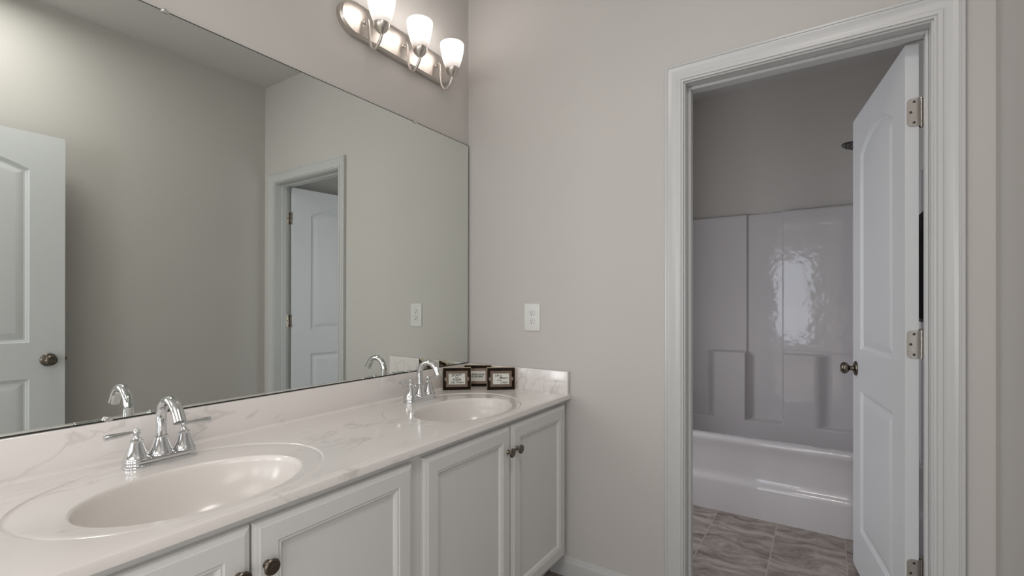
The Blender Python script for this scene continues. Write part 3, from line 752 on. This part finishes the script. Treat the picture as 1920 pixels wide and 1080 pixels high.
sur = empty('shower_surround', (0, 0, 0)); tag(sur, 'glossy white moulded tub surround with shelf steps and a centre recess', 'shower surround')
def frange(a, b, step):
    n = int(round((b - a) / step)); return [a + (b - a) * i / n for i in range(n + 1)]
def sy_(x, z):
    """front surface of the back panel"""
    y = 3.735
    lip = 1 - sstep(0.372, 0.392, z)                      # everything bulges out below this ledge
    blk = 1 - sstep(0.846, 0.864, z)                      # blocks under the soap shelves
    inl = sstep(0.765, 0.835, x) * (1 - sstep(1.026, 1.036, x)); inr = sstep(1.258, 1.266, x) * (1 - sstep(1.44, 1.53, x))
    y -= 0.055 * max(lip, blk * max(inl, inr))
    col = sstep(1.030, 1.040, x) * (1 - sstep(1.252, 1.260, x))
    y += 0.020 * col * sstep(0.372, 0.392, z)
    y -= 0.010 * (1 - col) * sstep(1.250, 1.262, x) * sstep(0.86, 0.88, z) * 0.5
    y -= 0.025 * (1 - sstep(TX0, TX0 + 0.08, x)) + 0.025 * sstep(TX1 - 0.08, TX1, x)
    return y
xs = sorted(set([round(v, 4) for v in frange(TX0, TX1, 0.012) + frange(0.78, 0.83, 0.004) + frange(1.020, 1.044, 0.0015) + frange(1.246, 1.27, 0.0015)]))
zs = sorted(set([round(v, 4) for v in frange(0.43, 1.825, 0.02) + frange(0.84, 0.87, 0.002)] + [0.3] + [round(v, 4) for v in frange(0.36, 0.40, 0.002)]))
zs = [z for z in zs if z >= 0.36]
bm = bmesh.new(); grid(bm, xs, zs, lambda x, z: (x, sy_(x, z), z))
# rolled top edge
Vt = [(x, sy_(x, 1.825), 1.825) for x in xs]
grid(bm, list(range(len(xs))), [0, 1, 2, 3], lambda i, k: (xs[i], Vt[i][1] + (0, 0.003, 0.008, 0.014)[k], 1.825 + (0, 0.004, 0.006, 0.006)[k]))
bmesh.ops.remove_doubles(bm, verts=bm.verts[:], dist=0.0001)
obj('back_panel', bm, M['acrylic'], sur, smooth=True, angle=70)
for xw, s in ((TX0, 1), (TX1, -1)):
    bm = bmesh.new()
    add_box(bm, (min(xw, xw + s * 0.012), 2.952, 0.43), (max(xw, xw + s * 0.012), 3.735, 1.831), 0.004, 2)
    add_box(bm, (min(xw, xw + s * 0.024), 2.952, 0.43), (max(xw, xw + s * 0.024), 2.99, 1.831), 0.006, 2)
    obj('side_panel', bm, M['acrylic'], sur, smooth=True, angle=40)

# shower head on the right wall
sh = empty('wall_shower', (RX, 3.34, 2.14)); tag(sh, 'chrome shower head, dark reflection put into its colour, on the tub room wall, peeking past the open door', 'shower head')
bm = bmesh.new(); add_lathe(bm, [(0, 0), (0.032, 0), (0.030, 0.006), (0.012, 0.012)], 28, Matrix.Rotation(-PI / 2, 4, 'Y')); obj('wall_flange', bm, M['chrome'], sh, smooth=True, angle=40)
bm = bmesh.new(); add_tube(bm, bez([(0, 0, 0), (-0.06, 0, 0.018), (-0.13, 0, 0.028), (-0.185, 0, 0.018), (-0.215, 0, -0.004)], 8), 0.0085, 14); obj('shower_arm', bm, M['chrome'], sh, smooth=True)
bm = bmesh.new()
T = Matrix.Translation((-0.246, 0, -0.020)) @ Matrix.Rotation(math.radians(10), 4, 'Y')
add_lathe(bm, [(0, 0.022), (0.014, 0.020), (0.017, 0.008), (0.030, -0.002), (0.062, -0.012), (0.077, -0.019), (0.079, -0.024), (0.074, -0.029), (0.068, -0.028), (0, -0.030)], 40, T)
hd = obj('spray_head', bm, M['chrome_dark_refl'], sh, smooth=True, angle=40)
bm = bmesh.new()
for rr, nn in ((0.020, 6), (0.038, 12), (0.056, 18)):
    for k in range(nn):
        add_lathe(bm, [(0.0028, -0.030), (0.0022, -0.033), (0, -0.0335)], 8, T @ Matrix.Translation((rr * math.cos(2 * PI * k / nn), rr * math.sin(2 * PI * k / nn), 0)))
nz_ = obj('nozzles', bm, M['dark'], hd); nz_['kind'] = 'stuff'

# black towel hanging on the tub room's right wall, visible only through the hinge gap
tw = empty('hanging_towel', (RX, 2.62, 1.58)); tag(tw, 'black towel with a ragged pale edge behind the open tub room door', 'towel')
bm = bmesh.new()
for y in (-0.16, 0.16): add_tube(bm, [(0, y, 0), (-0.05, y, 0)], 0.007, 12)
add_tube(bm, [(-0.05, -0.18, 0), (-0.05, 0.18, 0)], 0.007, 12)
obj('towel_bar', bm, M['nickel'], tw, smooth=True, angle=40)
bm = bmesh.new()
us = frange(-0.14, 0.14, 0.01); vv = frange(0, 0.46, 0.01)
for s in (-1, 1):
    grid(bm, us, vv, lambda u, v: (-0.05 + s * (0.0085 + 0.004 * math.sin(u * 70 + v * 9) * min(1, v * 8)) * (0.75 if v < 0.01 else 1), u + 0.006 * math.sin(v * 60 + s), 0.008 - v))
grid(bm, us, [0, 1], lambda u, k: (-0.05 + (-0.0065, 0.0065)[k], u, 0.008))
obj('cloth', bm, M['towel'], tw, smooth=True)
bm = bmesh.new()
for u in us[::2]:
    add_lathe(bm, [(0, 0.006), (0.005, 0.002), (0.005, -0.004), (0, -0.010)], 8, Matrix.Translation((-0.060, u, -0.455)))
obj('fringe', bm, M['lace'], tw)
